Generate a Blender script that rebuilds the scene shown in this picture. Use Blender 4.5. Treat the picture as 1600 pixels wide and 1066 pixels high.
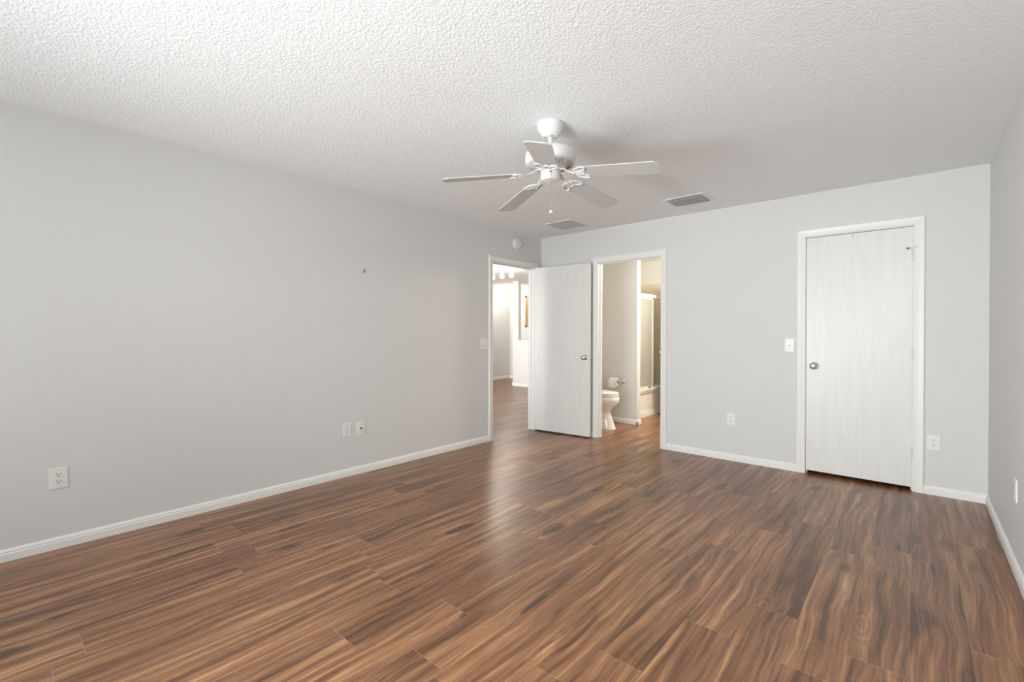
import bpy, bmesh, math, random
from mathutils import Vector, Matrix
random.seed(7)
PI = math.pi
for o in list(bpy.data.objects): bpy.data.objects.remove(o)
SC = bpy.context.scene
COL = SC.collection

# ------------------------------------------------------------------ camera, world, lights, exposure
F_PX, YAW, PITCH, ROLL, CY, HCAM = 724.768, 0.717990, 0.0056820, 0.0016145, 525.79, 1.2157
cd = bpy.data.cameras.new('camera'); cam = bpy.data.objects.new('camera', cd); COL.objects.link(cam)
cd.sensor_width = 36.0; cd.lens = F_PX / 1600 * 36.0
cd.shift_y = (CY - 533.0) / 1600.0
cd.clip_start = 0.02; cd.clip_end = 100
Fv = Vector((-math.sin(YAW)*math.cos(PITCH), math.cos(YAW)*math.cos(PITCH), -math.sin(PITCH)))
Rv = Vector((math.cos(YAW), math.sin(YAW), 0)); Uv = Rv.cross(Fv)
c_, s_ = math.cos(ROLL), math.sin(ROLL)
R2 = Rv*c_ + Uv*s_; U2 = Uv*c_ - Rv*s_
m = Matrix((R2, U2, -Fv)).transposed().to_4x4(); m.translation = Vector((0, 0, HCAM))
cam.matrix_world = m
SC.camera = cam

SC.view_settings.view_transform = 'Standard'; SC.view_settings.look = 'None'
SC.view_settings.exposure = 0.04; SC.view_settings.gamma = 1.0; SC.view_settings.use_curve_mapping = False

W = bpy.data.worlds.new('sky'); SC.world = W; W.use_nodes = True
W.node_tree.nodes['Background'].inputs[0].default_value = (0.80, 0.88, 1.0, 1)
W.node_tree.nodes['Background'].inputs[1].default_value = 0.5

def area(name, loc, direction, sx, sy, power, color=(1, 1, 1), spread=180):
    l = bpy.data.lights.new(name, 'AREA'); l.shape = 'RECTANGLE'; l.size = sx; l.size_y = sy
    l.energy = power; l.color = color; l.spread = math.radians(spread)
    o = bpy.data.objects.new(name, l); COL.objects.link(o); o.location = loc
    o.rotation_euler = Vector(direction).to_track_quat('-Z', 'Y').to_euler(); return o
def bulb(name, loc, power, color=(1, 1, 1), r=0.05):
    l = bpy.data.lights.new(name, 'POINT'); l.energy = power; l.color = color; l.shadow_soft_size = r
    o = bpy.data.objects.new(name, l); COL.objects.link(o); o.location = loc; return o

XL, XR, YB, YF, H = -3.6468, 0.3880, 4.7478, -1.60, 2.44
T = 0.09
# daylight through the bedroom's window wall (behind the camera), the living room's window, the bathroom's lamp, and three added fill lights standing in for a flash
area('window_daylight', (-2.0, YF - 0.12, 1.25), (0.08, 1, 0.14), 2.7, 1.7, 41, (0.92, 0.97, 1.0), 125)
area('bounce_fill', (-1.7, -1.42, 0.85), (0.02, 0.95, 0.24), 0.9, 0.9, 24, (0.94, 0.985, 1.0), 90)
area('side_fill', (0.05, -1.40, 1.95), (0.08, 0.9, -0.66), 0.6, 0.6, 36, (0.94, 0.985, 1.0), 112)
area('left_fill', (-3.2, -1.35, 0.8), (1.2, 0.8, 0.10), 0.6, 0.6, 14, (0.94, 0.985, 1.0), 75)
area('living_room_daylight', (-6.2, 1.38, 1.2), (0, 1, 0.05), 3.4, 2.0, 78, (1.0, 0.985, 0.96), 62)
bulb('bathroom_bulb', (-1.9, 6.3, 2.20), 88, (1.0, 0.88, 0.72), 0.10)
SC.cycles.max_bounces = 14; SC.cycles.diffuse_bounces = 9

# ------------------------------------------------------------------ materials
def mat(name, color, rough=0.5, spec=0.5, metal=0.0, **kw):
    M = bpy.data.materials.new(name); M.use_nodes = True
    b = M.node_tree.nodes['Principled BSDF']
    b.inputs['Base Color'].default_value = (*color, 1); b.inputs['Roughness'].default_value = rough
    b.inputs['Specular IOR Level'].default_value = spec; b.inputs['Metallic'].default_value = metal
    for k, v in kw.items(): b.inputs[k.replace('_', ' ')].default_value = v
    return M
def nodes(M): return M.node_tree.nodes, M.node_tree.links, M.node_tree.nodes['Principled BSDF']
def coords(n, l, scale=(1, 1, 1)):
    tc = n.new('ShaderNodeTexCoord'); mp = n.new('ShaderNodeMapping'); mp.inputs['Scale'].default_value = scale
    l.new(tc.outputs['Object'], mp.inputs['Vector']); return mp.outputs['Vector']
def add_bump(M, scale, dist, strength=1.0, vscale=(1, 1, 1), detail=2.0, rough=0.5):
    n, l, b = nodes(M); v = coords(n, l, vscale)
    t = n.new('ShaderNodeTexNoise'); t.inputs['Scale'].default_value = scale; t.inputs['Detail'].default_value = detail
    t.inputs['Roughness'].default_value = rough
    l.new(v, t.inputs['Vector'])
    bp = n.new('ShaderNodeBump'); bp.inputs['Distance'].default_value = dist; bp.inputs['Strength'].default_value = strength
    l.new(t.outputs['Fac'], bp.inputs['Height']); l.new(bp.outputs['Normal'], b.inputs['Normal']); return M

WALL = add_bump(mat('grey_wall_paint', (0.668, 0.670, 0.660), 0.62, 0.35), 90, 0.0012, 0.5, detail=2)
TRIM = mat('white_trim_paint', (0.81, 0.805, 0.775), 0.38, 0.45)
PLATE = mat('white_plastic', (0.78, 0.775, 0.74), 0.35, 0.5)
BLADE = mat('fan_blade_white_shaded', (0.54, 0.533, 0.518), 0.45, 0.4)  # white blades greyed: the shade on their undersides is put into the colour
FANW = mat('fan_white_enamel', (0.72, 0.715, 0.695), 0.32, 0.5)
DARK = mat('dark_slot', (0.02, 0.02, 0.02), 0.6)
GREYS = mat('shadowed_duct', (0.30, 0.30, 0.295), 0.7)
VENTM = mat('painted_vent_metal', (0.76, 0.76, 0.75), 0.45, 0.4)
VENT2 = mat('pale_filter', (0.66, 0.66, 0.655), 0.8)
VENT1 = mat('duct_shade', (0.50, 0.50, 0.495), 0.7)  # flat grey stands in for the shade behind the louvers
CHROME = mat('satin_nickel', (0.72, 0.71, 0.69), 0.22, 0.5, 1.0)
PORC = mat('porcelain', (0.83, 0.82, 0.79), 0.08, 0.6)
PAPER = mat('tissue_paper', (0.80, 0.78, 0.74), 0.95, 0.1)
TUBM = mat('tub_enamel', (0.80, 0.78, 0.72), 0.15, 0.5)
SURR = mat('cream_tub_surround', (0.62, 0.56, 0.46), 0.25, 0.5)
ALU = mat('white_aluminium', (0.80, 0.79, 0.75), 0.3, 0.5)
BRASS = mat('dark_metal', (0.16, 0.15, 0.13), 0.45, 0.5, 0.6)
GLASS = mat('obscure_glass', (0.93, 0.94, 0.90), 0.45, 0.5); GLASS.node_tree.nodes['Principled BSDF'].inputs['Transmission Weight'].default_value = 0.85
GLOW = mat('lit_opal_glass', (0.9, 0.88, 0.82), 0.4)
_b = GLOW.node_tree.nodes['Principled BSDF']; _b.inputs['Emission Color'].default_value = (1, 0.96, 0.88, 1); _b.inputs['Emission Strength'].default_value = 5.0
COUNTER = mat('pale_laminate', (0.66, 0.64, 0.60), 0.3, 0.5)

# popcorn ceiling
CEIL = mat('knockdown_ceiling', (0.865, 0.885, 0.888), 0.85, 0.15)
n, l, b = nodes(CEIL); v = coords(n, l)
t1 = n.new('ShaderNodeTexNoise'); t1.inputs['Scale'].default_value = 85; t1.inputs['Detail'].default_value = 3; t1.inputs['Roughness'].default_value = 0.6
t2 = n.new('ShaderNodeTexVoronoi'); t2.inputs['Scale'].default_value = 105; t2.feature = 'SMOOTH_F1'
l.new(v, t1.inputs['Vector']); l.new(v, t2.inputs['Vector'])
mr = n.new('ShaderNodeMapRange'); mr.inputs[1].default_value = 0.40; mr.inputs[2].default_value = 0.62; l.new(t1.outputs['Fac'], mr.inputs[0])
ad = n.new('ShaderNodeMath'); ad.operation = 'MULTIPLY_ADD'; l.new(t2.outputs['Distance'], ad.inputs[0]); ad.inputs[1].default_value = -0.7; l.new(mr.outputs[0], ad.inputs[2])
bp = n.new('ShaderNodeBump'); bp.inputs['Distance'].default_value = 0.0014; bp.inputs['Strength'].default_value = 1.0
l.new(ad.outputs[0], bp.inputs['Height']); l.new(bp.outputs['Normal'], b.inputs['Normal'])

# painted oak-grain door skin
DOORM = mat('white_painted_door_skin', (0.79, 0.785, 0.755), 0.36, 0.45)
n, l, b = nodes(DOORM); v = coords(n, l, (9, 9, 0.75))
t1 = n.new('ShaderNodeTexNoise'); t1.inputs['Scale'].default_value = 3.0; t1.inputs['Detail'].default_value = 4; t1.inputs['Distortion'].default_value = 0.8; l.new(v, t1.inputs['Vector'])
cr = n.new('ShaderNodeValToRGB'); cr.color_ramp.elements[0].position = 0.38; cr.color_ramp.elements[0].color = (0.725, 0.72, 0.69, 1)
cr.color_ramp.elements[1].position = 0.60; cr.color_ramp.elements[1].color = (0.755, 0.75, 0.72, 1); l.new(t1.outputs['Fac'], cr.inputs[0]); l.new(cr.outputs[0], b.inputs['Base Color'])
bp = n.new('ShaderNodeBump'); bp.inputs['Distance'].default_value = 0.0006; l.new(t1.outputs['Fac'], bp.inputs['Height']); l.new(bp.outputs['Normal'], b.inputs['Normal'])

# oak kitchen cabinet
OAK = mat('oak_veneer', (0.42, 0.25, 0.12), 0.45, 0.4)
n, l, b = nodes(OAK); v = coords(n, l, (12, 12, 1.2)); t1 = n.new('ShaderNodeTexNoise'); t1.inputs['Scale'].default_value = 4; t1.inputs['Detail'].default_value = 5; l.new(v, t1.inputs['Vector'])
cr = n.new('ShaderNodeValToRGB'); cr.color_ramp.elements[0].color = (0.33, 0.19, 0.09, 1); cr.color_ramp.elements[1].color = (0.50, 0.31, 0.16, 1); l.new(t1.outputs['Fac'], cr.inputs[0]); l.new(cr.outputs[0], b.inputs['Base Color'])

# walnut laminate planks, 0.18 m wide, running along Y
WOOD = mat('walnut_laminate', (0.2, 0.1, 0.05), 0.30, 0.55)
n, l, b = nodes(WOOD)
def M_(op, a, bb=None, cc=None):
    x = n.new('ShaderNodeMath'); x.operation = op
    for i, q in enumerate((a, bb, cc)):
        if q is None: continue
        if isinstance(q, (int, float)): x.inputs[i].default_value = q
        else: l.new(q, x.inputs[i])
    return x.outputs[0]
def comb(x, y, z):
    k = n.new('ShaderNodeCombineXYZ')
    for i, q in enumerate((x, y, z)):
        if isinstance(q, (int, float)): k.inputs[i].default_value = q
        else: l.new(q, k.inputs[i])
    return k.outputs[0]
def wn(vec, out=0, dim='3D'):
    k = n.new('ShaderNodeTexWhiteNoise'); k.noise_dimensions = dim; l.new(vec, k.inputs['Vector']); return k.outputs[out]
def noise(vec, scale, detail=2, rough=0.5, dist=0.0):
    k = n.new('ShaderNodeTexNoise'); k.inputs['Scale'].default_value = scale; k.inputs['Detail'].default_value = detail
    k.inputs['Roughness'].default_value = rough; k.inputs['Distortion'].default_value = dist; l.new(vec, k.inputs['Vector']); return k.outputs['Fac']
def rng(x, a, c, d=0.0, e=1.0, smooth=False):
    k = n.new('ShaderNodeMapRange'); l.new(x, k.inputs[0])
    if smooth: k.interpolation_type = 'SMOOTHSTEP'
    for i, q in enumerate((a, c, d, e)): k.inputs[i+1].default_value = q
    return k.outputs[0]
tc = n.new('ShaderNodeTexCoord'); sx = n.new('ShaderNodeSeparateXYZ'); l.new(tc.outputs['Object'], sx.inputs[0])
X, Y = sx.outputs[0], sx.outputs[1]
ux = M_('DIVIDE', M_('ADD', X, 0.018), 0.18); col = M_('FLOOR', ux)
off = M_('MULTIPLY', wn(comb(col, 3.7, 1.0)), 1.22)
vy = M_('DIVIDE', M_('ADD', Y, off), 1.22); row = M_('FLOOR', vy)
fx = M_('SUBTRACT', ux, col); fy = M_('SUBTRACT', vy, row)
pid = comb(col, row, 0.5)
r1 = wn(pid); r2 = wn(comb(row, col, 9.1)); r3 = wn(comb(col, row, 4.4))
ox = M_('MULTIPLY', r1, 31.0); oy = M_('MULTIPLY', r2, 57.0)
# each plank is two printed strips wide
lx = M_('ADD', X, ox); ly = M_('ADD', Y, oy)
warp = noise(comb(M_('MULTIPLY', lx, 4.0), M_('MULTIPLY', ly, 1.6), 0.0), 1.0, 2, 0.5)
warp2 = noise(comb(M_('MULTIPLY', lx, 11.0), M_('MULTIPLY', ly, 4.0), 3.0), 1.0, 2, 0.5)
gx = M_('ADD', M_('ADD', lx, M_('MULTIPLY', warp, 0.075)), M_('MULTIPLY', warp2, 0.009))
# broad streaks
s1 = noise(comb(M_('MULTIPLY', gx, 26.0), M_('MULTIPLY', ly, 0.9), 1.0), 1.0, 4, 0.60, 0.08)
# fine grain
s2 = noise(comb(M_('MULTIPLY', gx, 130.0), M_('MULTIPLY', ly, 3.5), 2.0), 1.0, 3, 0.6)
# growth rings contour lines of a smooth field -> cathedral figure and knots
fld = noise(comb(M_('MULTIPLY', lx, 7.0), M_('MULTIPLY', ly, 1.9), 7.0), 1.0, 1, 0.4, 0.5)
ring = M_('PINGPONG', M_('MULTIPLY', fld, 30.0), 1.0)
knot = rng(fld, 0.64, 0.76, 0.0, 1.0, True)
# knots: sparse elongated cells
kv = n.new('ShaderNodeTexVoronoi'); kv.inputs['Scale'].default_value = 1.0; kv.inputs['Randomness'].default_value = 0.9
l.new(comb(M_('MULTIPLY', M_('ADD', lx, M_('MULTIPLY', warp2, 0.05)), 5.6), M_('MULTIPLY', M_('ADD', ly, M_('MULTIPLY', warp, 0.15)), 1.7), 0.0), kv.inputs['Vector'])
kd = rng(kv.outputs['Distance'], 0.04, 0.30, 1.0, 0.0, True)
keep = n.new('ShaderNodeSeparateColor'); l.new(kv.outputs['Color'], keep.inputs[0])
kd = M_('MULTIPLY', kd, M_('GREATER_THAN', keep.outputs[0], 0.40))
kring = M_('MULTIPLY', M_('PINGPONG', M_('MULTIPLY', kv.outputs['Distance'], 22.0), 1.0), rng(kv.outputs['Distance'], 0.15, 0.42, 1.0, 0.0, True))
tone = M_('ADD', M_('MULTIPLY', s1, 0.95), M_('MULTIPLY', s2, 0.34))
tone = M_('ADD', tone, M_('MULTIPLY', ring, 0.03))
tone = M_('ADD', tone, M_('MULTIPLY', kring, 0.11))
tone = M_('SUBTRACT', tone, M_('MULTIPLY', kd, 0.36))
tone = M_('SUBTRACT', tone, M_('MULTIPLY', knot, 0.12))
tone = M_('ADD', tone, M_('MULTIPLY', M_('SUBTRACT', r3, 0.5), 0.11))
cr = n.new('ShaderNodeValToRGB'); l.new(rng(tone, 0.48, 1.00), cr.inputs[0])
E_ = cr.color_ramp.elements; E_[0].position = 0.0; E_[0].color = (0.08577, 0.0376, 0.01742, 1); E_[1].position = 1.0; E_[1].color = (0.648, 0.3909, 0.1871, 1)
for p, c in ((0.22, (0.1715, 0.07407, 0.03406, 1)), (0.46, (0.2743, 0.129, 0.06158, 1)), (0.72, (0.4287, 0.2203, 0.1056, 1))):
    e = E_.new(p); e.color = c
# seams
ex = M_('MINIMUM', fx, M_('SUBTRACT', 1.0, fx)); ey = M_('MINIMUM', fy, M_('SUBTRACT', 1.0, fy))
seamx = rng(ex, 0.0, 0.008, 1.0, 0.0); seamy = rng(ey, 0.0, 0.0016, 1.0, 0.0)
seam = M_('MAXIMUM', M_('MULTIPLY', seamx, 0.35), seamy)
mx = n.new('ShaderNodeMix'); mx.data_type = 'RGBA'; l.new(M_('MULTIPLY', seam, 0.55), mx.inputs['Factor']); l.new(cr.outputs[0], mx.inputs[6]); mx.inputs[7].default_value = (0.42, 0.28, 0.19, 1)
l.new(mx.outputs[2], b.inputs['Base Color'])
bp = n.new('ShaderNodeBump'); bp.inputs['Distance'].default_value = 0.0004; bp.inputs['Strength'].default_value = 0.6
l.new(M_('SUBTRACT', s2, M_('MULTIPLY', seam, 1.5)), bp.inputs['Height']); l.new(bp.outputs['Normal'], b.inputs['Normal'])

# ------------------------------------------------------------------ mesh helpers
def box(bm, x0, x1, y0, y1, z0, z1, bev=0.0, seg=2):
    r = bmesh.ops.create_cube(bm, size=1.0)
    vs = r['verts']
    for v in vs: v.co = Vector(((x0+x1)/2 + v.co.x*(x1-x0), (y0+y1)/2 + v.co.y*(y1-y0), (z0+z1)/2 + v.co.z*(z1-z0)))
    if bev:
        es = list({e for v in vs for e in v.link_edges})
        bmesh.ops.bevel(bm, geom=es, offset=bev, segments=seg, affect='EDGES', profile=0.7)
    return bm
def lathe(bm, prof, segs=40, center=(0, 0, 0), axis='Z', cap=True):
    """prof: list of (radius, height)"""
    rings = []
    for r, h in prof:
        ring = []
        for i in range(segs):
            a = 2*PI*i/segs; x, y = r*math.cos(a), r*math.sin(a)
            if axis == 'Z': p = (x, y, h)
            elif axis == 'X': p = (h, x, y)
            else: p = (y, h, x)
            ring.append(bm.verts.new(Vector(p) + Vector(center)))
        rings.append(ring)
    for a, c in zip(rings, rings[1:]):
        for i in range(segs):
            j = (i+1) % segs
            bm.faces.new((a[i], a[j], c[j], c[i]))
    if cap:
        if prof[0][0] > 1e-6: bm.faces.new(list(reversed(rings[0])))
        if prof[-1][0] > 1e-6: bm.faces.new(rings[-1])
    return bm
def tube(bm, pts, r, segs=8, closed=False):
    pts = [Vector(p) for p in pts]; rings = []; N = len(pts)
    prev = None
    for i, p in enumerate(pts):
        a = pts[(i-1) % N] if (i > 0 or closed) else p; c = pts[(i+1) % N] if (i < N-1 or closed) else p
        t = (c - a).normalized()
        if prev is None:
            u = t.orthogonal().normalized()
        else:
            u = (prev - t*prev.dot(t)).normalized()
        prev = u; w = t.cross(u)
        rr = r[i] if isinstance(r, (list, tuple)) else r
        rings.append([bm.verts.new(p + (u*math.cos(2*PI*k/segs) + w*math.sin(2*PI*k/segs))*rr) for k in range(segs)])
    for i in range(N if closed else N-1):
        a, c = rings[i], rings[(i+1) % N]
        for k in range(segs):
            j = (k+1) % segs; bm.faces.new((a[k], a[j], c[j], c[k]))
    if not closed: bm.faces.new(list(reversed(rings[0]))); bm.faces.new(rings[-1])
    return bm
def loft(bm, rings_pts, cap0=True, cap1=True):
    rings = [[bm.verts.new(Vector(p)) for p in r] for r in rings_pts]
    for a, c in zip(rings, rings[1:]):
        N = len(a)
        for i in range(N):
            j = (i+1) % N; bm.faces.new((a[i], a[j], c[j], c[i]))
    if cap0: bm.faces.new(list(reversed(rings[0])))
    if cap1: bm.faces.new(rings[-1])
    return bm
def prism(bm, poly, z0, z1):
    return loft(bm, [[(x, y, z0) for x, y in poly], [(x, y, z1) for x, y in poly]])
def new(): return bmesh.new()
def obj(name, bm, material, parent=None, smooth=False, angle=35, loc=None):
    bmesh.ops.remove_doubles(bm, verts=bm.verts, dist=1e-6)
    bmesh.ops.recalc_face_normals(bm, faces=bm.faces)
    me = bpy.data.meshes.new(name); bm.to_mesh(me); bm.free()
    me.materials.append(material)
    if smooth:
        for p in me.polygons: p.use_smooth = True
        try: me.set_sharp_from_angle(angle=math.radians(angle))
        except Exception: pass
    o = bpy.data.objects.new(name, me); COL.objects.link(o)
    if parent: o.parent = parent
    if loc: o.location = loc
    return o
def struct(name, bm, material, **kw):
    o = obj(name, bm, material, **kw); o['kind'] = 'structure'; return o
def thing(name, label, cat, loc=(0, 0, 0), rz=0, group=None):
    o = bpy.data.objects.new(name, None); COL.objects.link(o); o.empty_display_size = 0.05
    o.location = loc; o.rotation_euler = (0, 0, rz); o['label'] = label; o['category'] = cat
    if group: o['group'] = group
    return o
def tag(o, label, cat, group=None):
    o['label'] = label; o['category'] = cat
    if group: o['group'] = group
    return o
def dup(root, loc, rz, label):
    r = root.copy(); COL.objects.link(r); r.location = loc; r.rotation_euler = (0, 0, rz); r['label'] = label
    for ch in list(root.children):
        c = ch.copy(); COL.objects.link(c); c.parent = r
        for g in list(ch.children):
            d = g.copy(); COL.objects.link(d); d.parent = c
    return r

# ------------------------------------------------------------------ openings
DL0, DL1, DLH = 3.836, 4.603, 2.040     # left doorway (y range), height
BA0, BA1, BAH = -2.812, -2.048, 2.045   # bathroom doorway (x range)
CL0, CL1, CLH = -0.737, -0.021, 2.061   # closet doorway (x range)
HX, HY = -8.42, 9.55                    # living room far corner
BY = 7.40                               # bathroom end wall

bm = new(); box(bm, HX-0.1, 0.6, YF-0.1, HY+0.1, -0.12, 0.0); struct('floor', bm, WOOD)
bm = new(); box(bm, HX-0.1, 0.6, YF-0.1, HY+0.1, H, H+0.1); struct('ceiling', bm, CEIL)

bm = new()
box(bm, XL-T, XL, YF, DL0, 0, H); box(bm, XL-T, XL, DL0, DL1, DLH, H); box(bm, XL-T, XL, DL1, BY+0.1, 0, H)
struct('wall_left', bm, WALL)
bm = new()
for a, c, z0 in ((XL, BA0, 0), (BA0, BA1, BAH), (BA1, CL0, 0), (CL0, CL1, CLH), (CL1, XR+T, 0)):
    box(bm, a, c, YB, YB+T, z0, H)
struct('wall_back', bm, WALL)
bm = new()
box(bm, XR, XR+T, YF, YB, 0, H)
struct('wall_right', bm, WALL)
bm = new()
box(bm, XL, -3.4, YF-T, YF, 0, H); box(bm, -0.4, XR+T, YF-T, YF, 0, H)
box(bm, -3.4, -0.4, YF-T, YF, 0, 0.15); box(bm, -3.4, -0.4, YF-T, YF, 2.15, H)
struct('wall_front', bm, WALL)
def window_frame(name, x0, x1, z0, z1, y0, y1, n_mull):
    bm = new()
    box(bm, x0, x0+0.05, y0, y1, z0, z1); box(bm, x1-0.05, x1, y0, y1, z0, z1)
    box(bm, x0, x1, y0, y1, z0, z0+0.05); box(bm, x0, x1, y0, y1, z1-0.05, z1)
    for i in range(n_mull):
        xm = x0 + (x1-x0)*(i+1)/(n_mull+1); box(bm, xm-0.025, xm+0.025, y0, y1, z0, z1)
    return struct(name, bm, TRIM)
window_frame('window_1', -3.4, -0.4, 0.15, 2.15, YF-0.08, YF-0.02, 1)
# living room and bathroom shells
bm = new(); box(bm, HX-0.1, HX, 1.4, HY, 0, H); struct('wall_living_left', bm, WALL)
bm = new(); box(bm, HX-0.1, XL, HY, HY+0.1, 0, H); struct('wall_living_back', bm, WALL)
bm = new(); box(bm, HX, -8.0, 1.4, 1.5, 0, H); box(bm, -4.4, XL-T, 1.4, 1.5, 0, H); box(bm, -8.0, -4.4, 1.4, 1.5, 2.25, H); box(bm, -8.0, -4.4, 1.4, 1.5, 0, 0.15)
struct('wall_living_front', bm, WALL)
window_frame('window_3', -8.0, -4.4, 0.15, 2.25, 1.42, 1.48, 2)
bm = new(); box(bm, -7.14, -6.968, 8.2, 8.30, 0, H); box(bm, -6.968, -4.6, 8.2, 8.34, 0, 1.03); box(bm, -4.6, -4.4, 8.2, 8.34, 0, H)
struct('wall_kitchen', bm, WALL)
bm = new(); box(bm, -1.0, -0.9, YB+T, BY, 0, H); struct('wall_bathroom_right', bm, WALL)
bm = new(); box(bm, XL, 0.6, BY, BY+0.1, 0, H); struct('wall_bathroom_back', bm, WALL)
bm = new(); box(bm, XL, -2.82, 5.77, 5.87, 0, H); struct('wall_bathroom_partition', bm, WALL)
bm = new(); box(bm, -0.9, XR+T, 5.6, 5.7, 0, H); box(bm, XR, XR+T, YB+T, 5.6, 0, H); struct('wall_closet', bm, WALL)

# ------------------------------------------------------------------ baseboards (profile out from wall, height)
BP = [(0, 0), (0.014, 0), (0.014, 0.040), (0.0115, 0.046), (0.012, 0.052), (0.008, 0.060), (0.004, 0.065), (0, 0.065)]
def run_profile(bm, p0, p1, nrm, prof):
    p0, p1, nrm = Vector(p0), Vector(p1), Vector(nrm)
    loft(bm, [[p + nrm*d + Vector((0, 0, h)) for d, h in prof] for p in (p0, p1)])
C = 0.065
bm = new(); run_profile(bm, (XL, YF, 0), (XL, DL0-C+0.003, 0), (1, 0, 0), BP); run_profile(bm, (XL, DL1+C-0.003, 0), (XL, YB, 0), (1, 0, 0), BP); struct('baseboard_left', bm, TRIM)
bm = new()
for a, c in ((XL, BA0-C+0.003), (BA1+C-0.003, CL0-C+0.003), (CL1+C-0.003, XR)): run_profile(bm, (a, YB, 0), (c, YB, 0), (0, -1, 0), BP)
struct('baseboard_back', bm, TRIM)
bm = new(); run_profile(bm, (XR, YF, 0), (XR, YB, 0), (-1, 0, 0), BP); struct('baseboard_right', bm, TRIM)
bm = new(); run_profile(bm, (XL, YF, 0), (XR, YF, 0), (0, 1, 0), BP); struct('baseboard_front', bm, TRIM)
bm = new(); run_profile(bm, (HX, 1.5, 0), (HX, HY, 0), (1, 0, 0), BP); run_profile(bm, (HX, HY, 0), (-6.0, HY, 0), (0, -1, 0), BP); struct('baseboard_living', bm, TRIM)
bm = new(); run_profile(bm, (-7.14-.014, 8.2, 0), (-4.4, 8.2, 0), (0, -1, 0), BP); run_profile(bm, (-7.14, 8.186, 0), (-7.14, 8.34, 0), (-1, 0, 0), BP); struct('baseboard_kitchen', bm, TRIM)
bm = new(); run_profile(bm, (XL, 5.77, 0), (-2.806, 5.77, 0), (0, -1, 0), BP); run_profile(bm, (-2.82, 5.756, 0), (-2.82, 5.87, 0), (1, 0, 0), BP); struct('baseboard_bathroom', bm, TRIM)

# ------------------------------------------------------------------ door casings and jambs
CP = [(0, 0), (0, 0.009), (0.006, 0.012), (0.018, 0.011), (0.030, 0.0145), (0.048, 0.017), (0.057, 0.0185), (0.062, 0.016), (0.065, 0.010), (0.065, 0)]
def casing(bm, s0, s1, h, tomap):
    for side in (1,):
        st = []
        for (s, z, ds, dz) in ((s0, 0, -1, 0), (s0, h, -1, 1), (s1, h, 1, 1), (s1, 0, 1, 0)):
            st.append([tomap(s + ds*u, z + dz*u, v) for u, v in CP])
        loft(bm, st)
def jamb(bm, s0, s1, h, tomap2, t=0.0):
    """lining of the opening plus stop; tomap2(s, z, depth)"""
    def b2(sa, sb, za, zb, da, db):
        P = [tomap2(s, z, d) for s in (sa, sb) for z in (za, zb) for d in (da, db)]
        xs, ys, zs = zip(*P); box(bm, min(xs), max(xs), min(ys), max(ys), min(zs), max(zs))
    k = 0.004
    b2(s0, s0+k, 0, h, 0, T); b2(s1-k, s1, 0, h, 0, T); b2(s0, s1, h-k, h, 0, T)
    b2(s0, s0+0.013, 0, h-k, 0.040, 0.066); b2(s1-0.013, s1, 0, h-k, 0.040, 0.066); b2(s0, s1, h-0.013, h, 0.040, 0.066)
def trim_set(i, s0, s1, h, room, inwall, far):
    bm = new(); casing(bm, s0, s1, h, room); casing(bm, s0, s1, h, far); jamb(bm, s0, s1, h, inwall)
    return struct('trim_%d' % i, bm, TRIM)
trim_set(1, DL0, DL1, DLH, lambda s, z, v: (XL+v, s, z), lambda s, z, d: (XL-d, s, z), lambda s, z, v: (XL-T-v, s, z))
trim_set(2, BA0, BA1, BAH, lambda s, z, v: (s, YB-v, z), lambda s, z, d: (s, YB+d, z), lambda s, z, v: (s, YB+T+v, z))
trim_set(3, CL0, CL1, CLH, lambda s, z, v: (s, YB-v, z), lambda s, z, d: (s, YB+d, z), lambda s, z, v: (s, YB+T+v, z))

# ------------------------------------------------------------------ doors (origin = hinge pin at floor, slab runs +X, room face at y=0 looking -Y)
def knob_bm(bm, x, y, z, d):
    """round knob with rosette on a face whose outward normal is d*Y"""
    prof = [(0.0325, 0.0), (0.0325, 0.004), (0.029, 0.008), (0.016, 0.011), (0.0125, 0.016), (0.0125, 0.030), (0.019, 0.036), (0.0265, 0.045), (0.0275, 0.054), (0.023, 0.063), (0.012, 0.0675), (0.0, 0.068)]
    lathe(bm, [(r, h*d) for r, h in prof], 32, (x, y, z), axis='Y')
def make_door(idx, width, height, z0, loc, rz, knob_from_edge=0.06, knob_z=0.94, hinges=(), hinge_side=1, both=True):
    bm = new(); box(bm, 0.003, width, 0.0, 0.035, z0, height, 0.0015, 1)
    d = struct('door_%d' % idx, bm, DOORM); d.location = loc; d.rotation_euler = (0, 0, rz)
    kx = width - knob_from_edge
    bm = new(); knob_bm(bm, kx, 0.0, knob_z, -1)
    if both: knob_bm(bm, kx, 0.035, knob_z, 1)
    k = obj('door_handle', bm, CHROME, d, smooth=True, angle=50)
    bm = new(); box(bm, width-0.0008, width+0.0012, 0.006, 0.029, knob_z-0.028, knob_z+0.028); lathe(bm, [(0.008, 0), (0.008, 0.006), (0, 0.009)], 12, (width, 0.0175, knob_z), axis='X')
    obj('latch_plate', bm, CHROME, d)
    for hz in hinges:
        bm = new(); yy = -0.006 * hinge_side + (0 if hinge_side > 0 else 0.035)
        lathe(bm, [(0, -0.047), (0.004, -0.046), (0.0062, -0.044), (0.0062, 0.044), (0.004, 0.046), (0, 0.047)], 14, (0, yy, hz))
        box(bm, 0.0, 0.016, yy-0.001 if hinge_side > 0 else yy-0.004, yy+0.0075 if hinge_side > 0 else yy+0.001, hz-0.044, hz+0.044)
        obj('hinge', bm, HINGE, d, smooth=True)
    return d
HINGE = mat('painted_hinge', (0.70, 0.69, 0.66), 0.4, 0.5)
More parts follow.
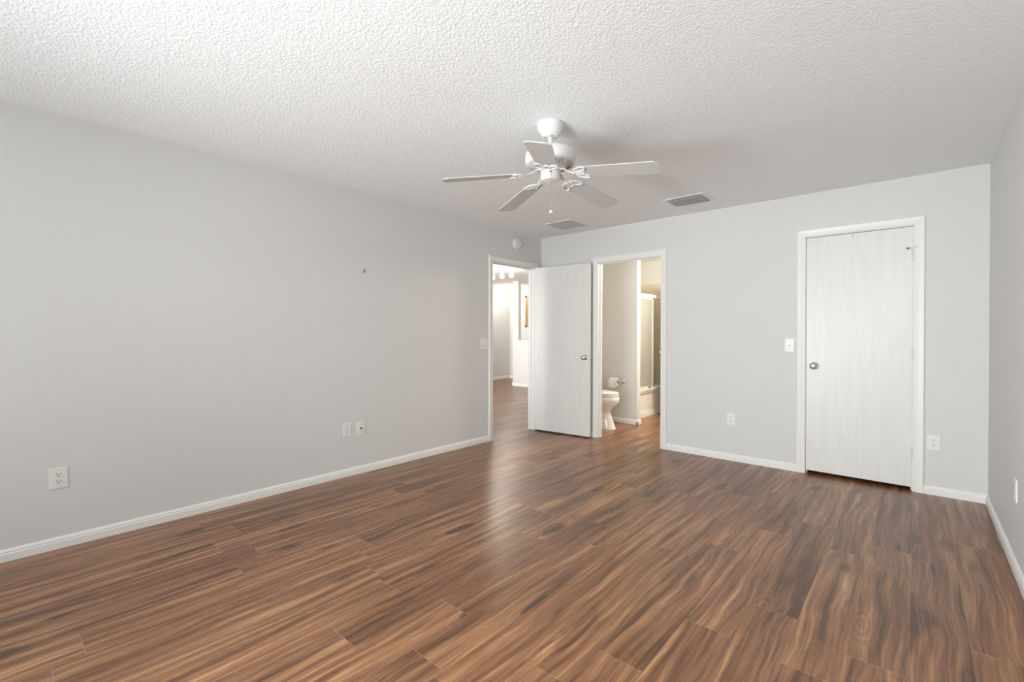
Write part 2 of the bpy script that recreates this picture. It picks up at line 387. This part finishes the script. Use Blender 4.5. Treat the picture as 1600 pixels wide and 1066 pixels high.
# closet door: hinged on the right jamb, so the slab runs toward -X; mirror by building at the left edge instead
bm = new(); W1 = CL1 - CL0
box(bm, CL0+0.004+0.003, CL1-0.0045, YB+0.001, YB+0.036, 0.030, CLH-0.0085, 0.0015, 1)
door1 = struct('door_1', bm, DOORM)
bm = new(); knob_bm(bm, -0.672, YB+0.001, 0.943, -1); obj('door_handle', bm, CHROME, door1, smooth=True, angle=50)
for hz in (1.83, 1.075, 0.30):
    bm = new(); lathe(bm, [(0, -0.047), (0.004, -0.046), (0.0062, -0.044), (0.0062, 0.044), (0.004, 0.046), (0, 0.047)], 14, (CL1-0.002, YB-0.006, hz))
    box(bm, CL1-0.020, CL1+0.008, YB-0.0015, YB+0.0008, hz-0.044, hz+0.044)
    obj('hinge', bm, HINGE, door1, smooth=True)
bm = new()   # strike plate at the latch edge
box(bm, CL0+0.0036, CL0+0.0068, YB-0.001, YB+0.030, 0.915, 0.975); obj('strike_plate', bm, BRASS, door1)
# hinge-pin door stop on the top hinge
bm = new(); tube(bm, [(CL1-0.002, YB-0.008, 1.886), (CL1-0.028, YB-0.020, 1.884)], 0.003, 8); tube(bm, [(CL1-0.002, YB-0.008, 1.886), (CL1+0.022, YB-0.026, 1.890)], 0.003, 8)
lathe(bm, [(0, -0.004), (0.0085, -0.003), (0.0085, 0.003), (0, 0.004)], 12, (CL1-0.002, YB-0.008, 1.886))
st = obj('door_stop', bm, HINGE, door1, smooth=True)
bm = new(); lathe(bm, [(0, -0.012), (0.006, -0.010), (0.008, 0.0), (0.006, 0.004), (0, 0.005)], 12, (CL1-0.034, YB-0.020, 1.883), axis='X'); obj('bumper', bm, BRASS, st, smooth=True)
bm = new(); tube(bm, [(-0.408, YB+0.030, CLH-0.006), (-0.408, YB-0.002, CLH-0.006), (-0.408, YB-0.003, CLH-0.035), (-0.408, YB-0.008, CLH-0.046), (-0.408, YB-0.018, CLH-0.046), (-0.408, YB-0.021, CLH-0.036)], 0.0022, 8)
tag(obj('over_door_hook', bm, HINGE, smooth=True), 'small white metal hook over the top edge of the closed closet door', 'hook')
# open bedroom door: hinge at the far jamb of the left doorway, folded back toward the back wall
make_door(2, 0.765, 2.040, 0.016, (XL+0.024, 4.573, 0), math.radians(5.6), hinges=(), both=True)
# door folded open beside the bathtub
make_door(3, 0.71, 2.035, 0.020, (-2.850, 7.345, 0), math.radians(-90), hinges=(), both=True)

# ------------------------------------------------------------------ electrical plates
def plate_bm(w, h):
    bm = new(); box(bm, -w/2, w/2, -0.0055, 0, -h/2, h/2, 0.0028, 3); return bm
def socket(parent, dz, dx=0):
    bm = new(); poly = []
    for i in range(24):
        a = 2*PI*i/24; x, z = 0.0172*math.cos(a), 0.0172*math.sin(a); poly.append((x, max(-0.0135, min(0.0135, z))))
    loft(bm, [[(dx+x, -0.0045, dz+z) for x, z in poly], [(dx+x, -0.0072, dz+z) for x, z in poly]])
    s = obj('socket', bm, PLATE, parent)
    bm = new(); box(bm, dx-0.0080, dx-0.0054, -0.0077, -0.006, dz-0.001, dz+0.0085); box(bm, dx+0.0054, dx+0.0080, -0.0077, -0.006, dz, dz+0.0075)
    lathe(bm, [(0.0029, -0.0077), (0.0029, -0.006)], 12, (dx, 0, dz-0.0078), axis='Y')
    obj('slot', bm, DARK, s)
def screw(parent, x, z):
    bm = new(); lathe(bm, [(0.0032, -0.0066), (0.0032, -0.005)], 12, (x, 0, z), axis='Y'); obj('screw', bm, PLATE, parent)
def outlet(label, loc, rz):
    t = thing('wall_outlet', label, 'outlet', loc, rz, 'duplex outlets on the bedroom walls')
    obj('cover_plate', plate_bm(0.076, 0.117), PLATE, t, smooth=True, angle=30)
    socket(t, 0.0195); socket(t, -0.0195); screw(t, 0, 0); return t
G = 'duplex outlets on the bedroom walls'
o1 = outlet('white duplex outlet low on the left grey wall, nearest the camera', (XL, 0.285, 0.397), PI/2)
dup(o1, (XL, 2.044, 0.396), PI/2, 'white duplex outlet on the left wall directly beside the cable jack plate')
dup(o1, (-1.345, YB, 0.397), 0, 'white duplex outlet on the back wall between the bathroom doorway and closet door')
dup(o1, (0.0975, YB, 0.394), 0, 'white duplex outlet on the back wall between the closet casing and the corner')
dup(o1, (XR, 3.50, 0.415), -PI/2, 'white outlet plate seen edge-on on the right wall')
t = thing('cable_jack_plate', 'white cover plate with a single dark cable jack beside an outlet on the left wall', 'jack plate', (XL, 2.173, 0.392), PI/2)
obj('cover_plate', plate_bm(0.076, 0.117), PLATE, t, smooth=True, angle=30)
bm = new(); lathe(bm, [(0.0062, -0.018), (0.0062, -0.0085), (0.0090, -0.0085), (0.0090, -0.005)], 14, (0, 0, 0.0), axis='Y'); obj('coaxial_jack', bm, BRASS, t)
screw(t, 0, 0.042); screw(t, 0, -0.042)
def toggle(parent, x):
    bm = new(); box(bm, x-0.0055, x+0.0055, -0.0075, -0.004, -0.0125, 0.0125, 0.0008, 1)
    loft(bm, [[(x-0.004, -0.006, -0.006), (x+0.004, -0.006, -0.006), (x+0.004, -0.006, 0.006), (x-0.004, -0.006, 0.006)],
              [(x-0.003, -0.017, -0.012), (x+0.003, -0.017, -0.012), (x+0.003, -0.019, -0.004), (x-0.003, -0.019, -0.004)]])
    obj('toggle', bm, PLATE, parent); screw(parent, x, 0.030); screw(parent, x, -0.030)
t = thing('light_switch', 'white double toggle switch plate beside the open left doorway', 'light switch', (XL, 3.703, 1.103), PI/2)
obj('cover_plate', plate_bm(0.116, 0.117), PLATE, t, smooth=True, angle=30); toggle(t, -0.023); toggle(t, 0.023)
t = thing('light_switch', 'white single toggle switch plate beside the closet door', 'light switch', (-0.858, YB, 1.117), 0)
obj('cover_plate', plate_bm(0.072, 0.117), PLATE, t, smooth=True, angle=30); toggle(t, 0)

# small picture anchor left in the wall
t = thing('wall_anchor', 'tiny dark picture anchor left alone high on the left grey wall', 'wall anchor', (XL, 2.21, 1.766), PI/2)
bm = new(); box(bm, -0.010, 0.010, -0.0012, 0, -0.018, 0.016, 0.0005, 1); obj('plate', bm, CHROME, t)
bm = new(); tube(bm, [(-0.005, 0, 0.011), (-0.005, -0.006, 0.011), (-0.005, -0.007, -0.010), (-0.002, -0.012, -0.012), (0.005, -0.012, -0.010)], 0.0028, 8); obj('hook', bm, BRASS, t)

# smoke detector on the left wall above the doorway
t = thing('smoke_detector', 'round white smoke detector on the wall above the left doorway', 'smoke detector', (XL, 4.243, 2.297), PI/2)
bm = new(); lathe(bm, [(0.062, 0), (0.062, -0.010), (0.060, -0.012)], 48, axis='Y'); obj('base_ring', bm, PLATE, t, smooth=True)
bm = new(); lathe(bm, [(0.060, -0.012), (0.064, -0.015), (0.063, -0.026), (0.054, -0.038), (0.040, -0.042), (0.038, -0.039), (0.026, -0.039), (0.024, -0.042), (0.0, -0.044)], 48, axis='Y'); c = obj('cover', bm, PLATE, t, smooth=True, angle=25)
bm = new()
for k in range(16):
    a = 2*PI*k/16; R = Matrix.Rotation(a, 4, 'Y'); b2 = new()
    bb = bmesh.ops.create_cube(bm, size=1)['verts']
    for v in bb: v.co = R @ Vector((v.co.x*0.010, -0.0325 + v.co.y*0.004, 0.0585 + v.co.z*0.003))
obj('vent_slots', bm, GREYS, c)
bm = new(); lathe(bm, [(0.0035, -0.0435), (0.0035, -0.045), (0, -0.0455)], 12, (0.012, 0, -0.006), axis='Y'); obj('test_button', bm, BRASS, c)

# ------------------------------------------------------------------ ceiling registers
def register(name, label, x0, x1, y0, y1, slats, tilt, along='X', flange=0.028, inner=VENTM, back=GREYS):
    cx, cy = (x0+x1)/2, (y0+y1)/2; w, d = x1-x0, y1-y0
    t = thing(name, label, 'ceiling vent', (cx, cy, H))
    bm = new(); f = flange
    for a in ((-w/2, w/2, -d/2, -d/2+f), (-w/2, w/2, d/2-f, d/2), (-w/2, -w/2+f, -d/2+f, d/2-f), (w/2-f, w/2, -d/2+f, d/2-f)):
        box(bm, *a, -0.006, 0.0)
    obj('flange', bm, PLATE, t)
    bm = new(); box(bm, -w/2+f*0.9, w/2-f*0.9, -d/2+f*0.9, d/2-f*0.9, -0.0025, -0.0005); obj('duct_backing', bm, back, t)
    iw, idp = w-2*f, d-2*f
    for k in range(slats):
        bm = new(); y = -idp/2 + idp*(k+0.5)/slats; hw = idp/slats*0.62
        vs = bmesh.ops.create_cube(bm, size=1)['verts']; R = Matrix.Rotation(math.radians(tilt), 4, 'X')
        for v in vs: v.co = R @ Vector((v.co.x*(iw-0.002), v.co.y*hw*1.25, v.co.z*0.0016)) + Vector((0, y, -0.0115))
        obj('louver', bm, inner, t)
    return t
register('ceiling_vent', 'rectangular ceiling air register with angled grey louvers near the back wall', -1.765, -1.395, 4.105, 4.410, 5, 28, back=VENT1)
register('return_vent', 'faint square ceiling vent close to the left doorway corner', -3.150, -2.800, 4.140, 4.515, 14, 20, flange=0.022, back=VENT2)

# ------------------------------------------------------------------ ceiling fan
FX, FY = -1.620, 2.193
fan = thing('ceiling_fan', 'white five blade ceiling fan hanging from the textured ceiling', 'ceiling fan', (FX, FY, H))
def fz(z): return z - H
bm = new(); lathe(bm, [(0.0, fz(2.4399)), (0.077, fz(2.4395)), (0.078, fz(2.430)), (0.073, fz(2.408)), (0.062, fz(2.388)), (0.049, fz(2.372)), (0.034, fz(2.363)), (0.020, fz(2.360)), (0, fz(2.360))], 48)
cn = obj('canopy', bm, FANW, fan, smooth=True, angle=50)
for a in (0.9, 2.5, 4.2, 5.6):
    bm = new(); lathe(bm, [(0.0, -0.003), (0.0035, -0.003), (0.0035, 0.0), (0, 0)], 10, (0.033*math.cos(a), 0.033*math.sin(a), fz(2.3605)))
    obj('screw', bm, BRASS, cn)
bm = new(); lathe(bm, [(0.0125, fz(2.362)), (0.0125, fz(2.325)), (0.016, fz(2.322)), (0.020, fz(2.315)), (0.030, fz(2.300)), (0.034, fz(2.296)), (0.034, fz(2.290))], 32); obj('downrod', bm, FANW, fan, smooth=True, angle=40)
bm = new(); lathe(bm, [(0.0, fz(2.297)), (0.060, fz(2.296)), (0.112, fz(2.289)), (0.136, fz(2.279)), (0.145, fz(2.264)), (0.147, fz(2.250)), (0.147, fz(2.214)), (0.141, fz(2.205)), (0.134, fz(2.202)), (0.082, fz(2.184)), (0.060, fz(2.181)), (0.0, fz(2.181))], 64)
mo = obj('motor_housing', bm, FANW, fan, smooth=True, angle=40)
bm = new()
for k in range(36):
    if k % 9 == 8: continue
    a = 2*PI*k/36; p0 = Vector((0.129*math.cos(a), 0.129*math.sin(a), fz(2.2000))); p1 = Vector((0.092*math.cos(a+0.16), 0.092*math.sin(a+0.16), fz(2.1872)))
    tube(bm, [p0, p1], 0.0030, 6)
obj('vent_slots', bm, GREYS, mo)
bm = new(); lathe(bm, [(0.050, fz(2.184)), (0.066, fz(2.180)), (0.066, fz(2.170)), (0.058, fz(2.166)), (0.0, fz(2.166))], 48); obj('flywheel', bm, FANW, fan, smooth=True, angle=40)
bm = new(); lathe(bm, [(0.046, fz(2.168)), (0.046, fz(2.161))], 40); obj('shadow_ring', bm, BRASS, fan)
bm = new(); lathe(bm, [(0.0, fz(2.162)), (0.0545, fz(2.162)), (0.056, fz(2.158)), (0.0555, fz(2.118)), (0.050, fz(2.110)), (0.030, fz(2.106)), (0, fz(2.105))], 48); sw = obj('switch_housing', bm, FANW, fan, smooth=True, angle=40)
cdx, cdy = 0.036, -0.040
bm = new(); lathe(bm, [(0, -0.004), (0.004, 0)], 10, (cdx, cdy, fz(2.150))); 
chain = [(0.0365, -0.0425, fz(2.135)), (0.040, -0.047, fz(2.128))] + [(0.0405, -0.0475, fz(2.12 - 0.01*k)) for k in range(21)]
bm.free(); bm = new(); tube(bm, chain, 0.0014, 6); ch = obj('pull_chain', bm, CHROME, fan)
bm = new(); lathe(bm, [(0, 0.006), (0.005, 0.004), (0.011, -0.002), (0.0115, -0.007), (0.007, -0.011), (0, -0.012)], 20, (0.0405, -0.0475, fz(1.918))); obj('pull_knob', bm, FANW, ch, smooth=True, angle=60)
bm = new(); lathe(bm, [(0, 0.0), (0.0055, 0.0), (0.0055, 0.004), (0, 0.005)], 12, (0.0, 0, 0)); 
for v in bm.verts: v.co = Matrix.Rotation(PI/2, 4, 'X') @ v.co + Vector((0.036, -0.0445, fz(2.145)))
obj('screw', bm, BRASS, sw)
ZB = 2.134 - H      # blade plane
def iron_bm():
    bm = new()
    # flat arm from flywheel dropping to the blade, with two scroll loops
    arm = [(0.050, 0, fz(2.173)), (0.085, 0, fz(2.166)), (0.115, 0, fz(2.145)), (0.150, 0, fz(2.127))]
    rings = []
    for (x, y, z), w in zip(arm, (0.014, 0.011, 0.010, 0.012)):
        rings.append([(x, -w, z-0.003), (x, w, z-0.003), (x, w, z+0.003), (x, -w, z+0.003)])
    loft(bm, rings)
    return bm
def blade_parts(k, ang, pitch):
    R = Matrix.Rotation(ang, 4, 'Z')
    Pm = Matrix.Translation((0.18, 0, ZB)) @ Matrix.Rotation(math.radians(6.5), 4, 'Y') @ Matrix.Rotation(math.radians(pitch), 4, 'X') @ Matrix.Translation((-0.18, 0, -ZB))
    bm = iron_bm(); 
    def loop(cx, cy, rx, ry, rot=0.0, r=0.0055, a0=0, a1=2*PI, N=22, closed=True):
        pts = []
        for i in range(N if closed else N+1):
            a = a0 + (a1-a0)*i/N; x, y = rx*math.cos(a), ry*math.sin(a)
            x, y = x*math.cos(rot)-y*math.sin(rot), x*math.sin(rot)+y*math.cos(rot)
            pts.append(Pm @ Vector((cx+x, cy+y, ZB-0.005)))
        tube(bm, pts, r, 8, closed)
    loop(0.188, 0.034, 0.044, 0.020, 0.55, 0.005); loop(0.188, -0.034, 0.044, 0.020, -0.55, 0.005)
    loop(0.178, 0.0, 0.030, 0.016)
    for v in bm.verts: v.co = R @ v.co
    obj('blade_iron', bm, FANW, fan, smooth=True, angle=50)
    # blade outline
    top = []; L0, L1 = 0.175, 0.625
    out = [(L0, 0.050), (L0+0.010, 0.056), (0.30, 0.060), (0.50, 0.065), (L1-0.030, 0.068), (L1-0.022, 0.066), (L1-0.004, 0.046), (L1, 0.038)]
    poly = out + [(x, -y) for x, y in reversed(out)]
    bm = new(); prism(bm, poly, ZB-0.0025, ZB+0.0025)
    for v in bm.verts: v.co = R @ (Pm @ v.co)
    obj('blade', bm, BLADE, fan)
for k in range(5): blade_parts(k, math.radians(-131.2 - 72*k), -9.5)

# ------------------------------------------------------------------ bathroom
toilet = thing('toilet', 'white toilet seen through the bathroom doorway beside the paper holder', 'toilet', (-3.25, 5.32, 0))
def sect(xf, xb, hw, z, N=36, e=2.2):
    cx, rx = (xf+xb)/2, (xf-xb)/2; out = []
    for i in range(N):
        a = 2*PI*i/N; c, s = math.cos(a), math.sin(a)
        out.append((cx + rx*math.copysign(abs(c)**(2/e), c), hw*math.copysign(abs(s)**(2/e), s), z))
    return out
secs = [(-2.895, -3.52, .125, 0.0), (-2.905, -3.52, .122, .02), (-2.935, -3.50, .108, .10), (-2.965, -3.48, .100, .18), (-2.970, -3.47, .104, .225), (-2.935, -3.46, .130, .265), (-2.880, -3.46, .160, .31), (-2.855, -3.46, .178, .355), (-2.856, -3.46, .184, .395), (-2.868, -3.46, .180, .415)]
bm = new(); loft(bm, [sect(a+3.25, b_+3.25, w, z) for a, b_, w, z in secs]); obj('bowl', bm, PORC, toilet, smooth=True, angle=60)
bm = new(); loft(bm, [sect(a+3.25, -3.44+3.25, w, z) for a, w, z in ((-2.872, .176, .419), (-2.860, .184, .424), (-2.860, .184, .434), (-2.868, .178, .439))]); obj('seat', bm, PORC, toilet, smooth=True, angle=60)
bm = new(); loft(bm, [sect(a+3.25, -3.45+3.25, w, z) for a, w, z in ((-2.876, .174, .445), (-2.866, .182, .449), (-2.868, .181, .460), (-2.895, .165, .470), (-3.0, .11, .474))]); obj('lid', bm, PORC, toilet, smooth=True, angle=60)
bm = new(); box(bm, -3.635+3.25, -3.455+3.25, -.22, .22, .40, .74, .02, 3); obj('tank', bm, PORC, toilet, smooth=True)
bm = new(); box(bm, -3.64+3.25, -3.445+3.25, -.23, .23, .742, .775, .01, 3); obj('tank_lid', bm, PORC, toilet, smooth=True)
bm = new(); tube(bm, [(-3.455+3.25, .15, .69), (-3.435+3.25, .15, .69), (-3.43+3.25, .09, .68)], .006); obj('flush_lever', bm, CHROME, toilet)

hold = thing('toilet_paper_holder', 'chrome toilet paper holder on the bathroom wall beyond the toilet', 'toilet paper holder', (-3.12, 5.77, 0.570))
for sx_ in (-0.085, 0.100):
    bm = new(); lathe(bm, [(0.030, 0), (0.030, -0.006), (0.022, -0.012), (0.012, -0.016), (0.010, -0.055), (0.0145, -0.060), (0.0145, -0.080), (0, -0.084)], 24, (sx_, 0, 0), axis='Y'); obj('bracket_post', bm, CHROME, hold, smooth=True)
bm = new(); tube(bm, [(-0.085, -0.068, 0), (0.100, -0.068, 0)], 0.007, 10); obj('roller', bm, CHROME, hold, smooth=True)
t = thing('toilet_paper_roll', 'white paper roll on the chrome holder above the toilet bowl', 'toilet paper', (-3.120, 5.702, 0.562))
bm = new(); N = 40
prof = [(0.0205, -0.055), (0.058, -0.055), (0.058, 0.055), (0.0205, 0.055), (0.0205, -0.055)]; lathe(bm, prof, N, axis='X', cap=False)
box(bm, -0.055, 0.055, -0.0600, -0.0575, -0.075, 0.0); obj('sheets', bm, PAPER, t, smooth=True)
bm = new(); lathe(bm, [(0.0190, -0.0555), (0.0203, -0.0555), (0.0203, 0.0555), (0.0190, 0.0555), (0.0190, -0.0555)], 24, axis='X', cap=False); obj('cardboard_core', bm, OAK, t)

tub = thing('bathtub', 'cream alcove bathtub with a curved apron beyond the bathroom partition', 'bathtub', (-3.3, 6.64, 0))
bm = new(); ya, yb2 = 5.875-6.64, 7.395-6.64; xa, xb = -3.642+3.3, -2.99+3.3; th = 0.385
# apron: front panel with a shallow arched recess near the foot
NY, NZ = 40, 14; grid = []
for i in range(NY+1):
    y = ya + (yb2-ya)*i/NY; row_ = []
    for j in range(NZ+1):
        z = th*j/NZ; arch = 0.10 + 0.055*math.cos((i/NY-0.5)*2*PI*0.9)*-1
        d = 0.018*min(1, max(0, (z-arch)/0.03)); 
        if z > th-0.05: d = 0.018*max(0, (th-0.02-z)/0.03)
        row_.append(bm.verts.new((xb - d, y, z)))
    grid.append(row_)
for i in range(NY):
    for j in range(NZ): bm.faces.new((grid[i][j], grid[i+1][j], grid[i+1][j+1], grid[i][j+1]))
obj('apron', bm, TUBM, tub, smooth=True, angle=50)
bm = new()
def rr(x0, x1, y0, y1, r, z, N=6):
    out = []
    for cx, cy, a0 in ((x1-r, y1-r, 0), (x0+r, y1-r, PI/2), (x0+r, y0+r, PI), (x1-r, y0+r, 1.5*PI)):
        for i in range(N+1): a = a0 + PI/2*i/N; out.append((cx+r*math.cos(a), cy+r*math.sin(a), z))
    return out
loft(bm, [rr(xa, xb+.004, ya, yb2, .01, th-.03), rr(xa, xb+.006, ya, yb2, .012, th), rr(xa+.06, xb-.07, ya+.08, yb2-.08, .12, th+.002), rr(xa+.075, xb-.085, ya+.10, yb2-.10, .12, th-.03), rr(xa+.12, xb-.13, ya+.2, yb2-.16, .12, .07), ], cap0=False, cap1=True)
obj('basin', bm, TUBM, tub, smooth=True, angle=50)
sd = thing('shower_door', 'framed sliding shower door with obscure glass standing on the bathtub rim', 'shower door', (-3.0, 6.64, th))
z0 = 0.003
bm = new(); box(bm, -0.035, 0.03, -0.755, 0.75, z0, z0+.030, .003, 1); obj('bottom_track', bm, ALU, sd)
bm = new(); box(bm, -0.035, 0.03, -0.755, 0.75, 1.365, 1.415, .003, 1); obj('header_rail', bm, ALU, sd)
for yy in (-0.755, 0.728):
    bm = new(); box(bm, -0.03, 0.025, yy, yy+.022, z0+.03, 1.365); obj('side_jamb', bm, ALU, sd)
for nm, x, y0, y1 in (('outer', 0.008, -0.72, 0.00), ('inner', -0.022, -0.72, 0.06)):
    bm = new(); box(bm, x-.002, x+.002, y0+.02, y1-.02, z0+.055, 1.345); g = obj('glass_panel', bm, GLASS, sd)
    bm = new()
    box(bm, x-.008, x+.008, y0, y0+.022, z0+.035, 1.362); box(bm, x-.008, x+.008, y1-.022, y1, z0+.035, 1.362); box(bm, x-.008, x+.008, y0, y1, z0+.035, z0+.057); box(bm, x-.008, x+.008, y0, y1, 1.34, 1.362)
    obj('panel_frame', bm, ALU, g)
bm = new(); box(bm, 0.018, 0.034, -0.16, -0.12, z0+.03, z0+.055, .003, 1); obj('guide_block', bm, BRASS, sd)
bm = new()
box(bm, XL, XL+0.006, 5.87, BY, 0.39, 2.045); box(bm, XL, -2.99, BY-0.006, BY, 0.39, 2.045); box(bm, XL, -2.99, 5.87, 5.876, 0.39, 2.045)
struct('wall_tub_surround', bm, SURR)

# ------------------------------------------------------------------ living room beyond the left doorway
bm = new(); box(bm, -6.966, -4.602, 8.13, 8.42, 1.031, 1.062, .006, 2)
tag(obj('breakfast_bar_ledge', bm, TRIM), 'white ledge on top of the half wall seen through the left doorway', 'counter ledge')
cab = thing('kitchen_cabinet', 'oak upper kitchen cabinet glimpsed above the white half wall', 'kitchen cabinet', (-7.2, HY, 1.78))
bm = new(); box(bm, -0.415, 0.8, -0.30, -0.001, -0.40, 0.42); obj('body', bm, OAK, cab)
for x0, x1 in ((-0.410, -0.012), (-0.008, 0.392), (0.396, 0.796)):
    bm = new(); box(bm, x0, x1, -0.320, -0.301, -0.395, 0.415, .002, 1); box(bm, x0, x0+.05, -0.326, -0.318, -0.395, 0.415); box(bm, x1-.05, x1, -0.326, -0.318, -0.395, 0.415); box(bm, x0, x1, -0.326, -0.318, -0.395, -0.345); box(bm, x0, x1, -0.326, -0.318, 0.365, 0.415)
    obj('door', bm, OAK, cab)
tr = thing('track_light', 'ceiling track light with glowing glass shades beyond the left doorway', 'track light', (-6.00, 6.45, H))
bm = new(); lathe(bm, [(0, 0), (0.06, 0), (0.06, -0.022), (0.05, -0.028), (0, -0.030)], 32); obj('ceiling_canopy', bm, CHROME, tr, smooth=True)
bm = new(); tube(bm, [(-0.45, 0, -0.045), (0.42, 0, -0.045)], 0.008, 10); tube(bm, [(0, 0, -0.02), (0, 0, -0.045)], 0.008, 8); obj('rail', bm, CHROME, tr, smooth=True)
for hx in (-0.33, -0.115, 0.125, 0.36):
    bm = new(); tube(bm, [(hx, 0, -0.040), (hx+.02, -.01, -0.065), (hx+.01, -.02, -0.085)], 0.007, 8); hd = obj('lamp_arm', bm, CHROME, tr, smooth=True)
    bm = new(); lathe(bm, [(0.012, -0.080), (0.022, -0.090), (0.036, -0.130), (0.042, -0.165), (0.030, -0.185), (0, -0.190)], 24, (hx+.01, -.02, 0)); obj('glass_shade', bm, GLOW, hd, smooth=True)
dm = thing('dome_light', 'glowing white dome ceiling light far beyond the left doorway', 'ceiling light', (-7.90, 8.92, H))
bm = new(); lathe(bm, [(0, 0), (0.165, 0), (0.165, -0.02), (0, -0.022)], 40); obj('base', bm, TRIM, dm)
bm = new(); lathe(bm, [(0.155, -0.018), (0.150, -0.05), (0.128, -0.09), (0.09, -0.12), (0.045, -0.135), (0, -0.14)], 40); obj('glass_bowl', bm, GLOW, dm, smooth=True, angle=60)
bulb('dome_bulb', (-7.90, 8.92, 2.20), 12, (1, 0.94, 0.84), 0.12)
bulb('track_bulb', (-6.0, 6.40, 2.18), 20, (1, 0.93, 0.82), 0.12)
bulb('kitchen_fill', (-6.0, 8.95, 2.25), 9, (1, 0.80, 0.60), 0.10)  # added warm fill without a fixture, softens the dark side of the pillar
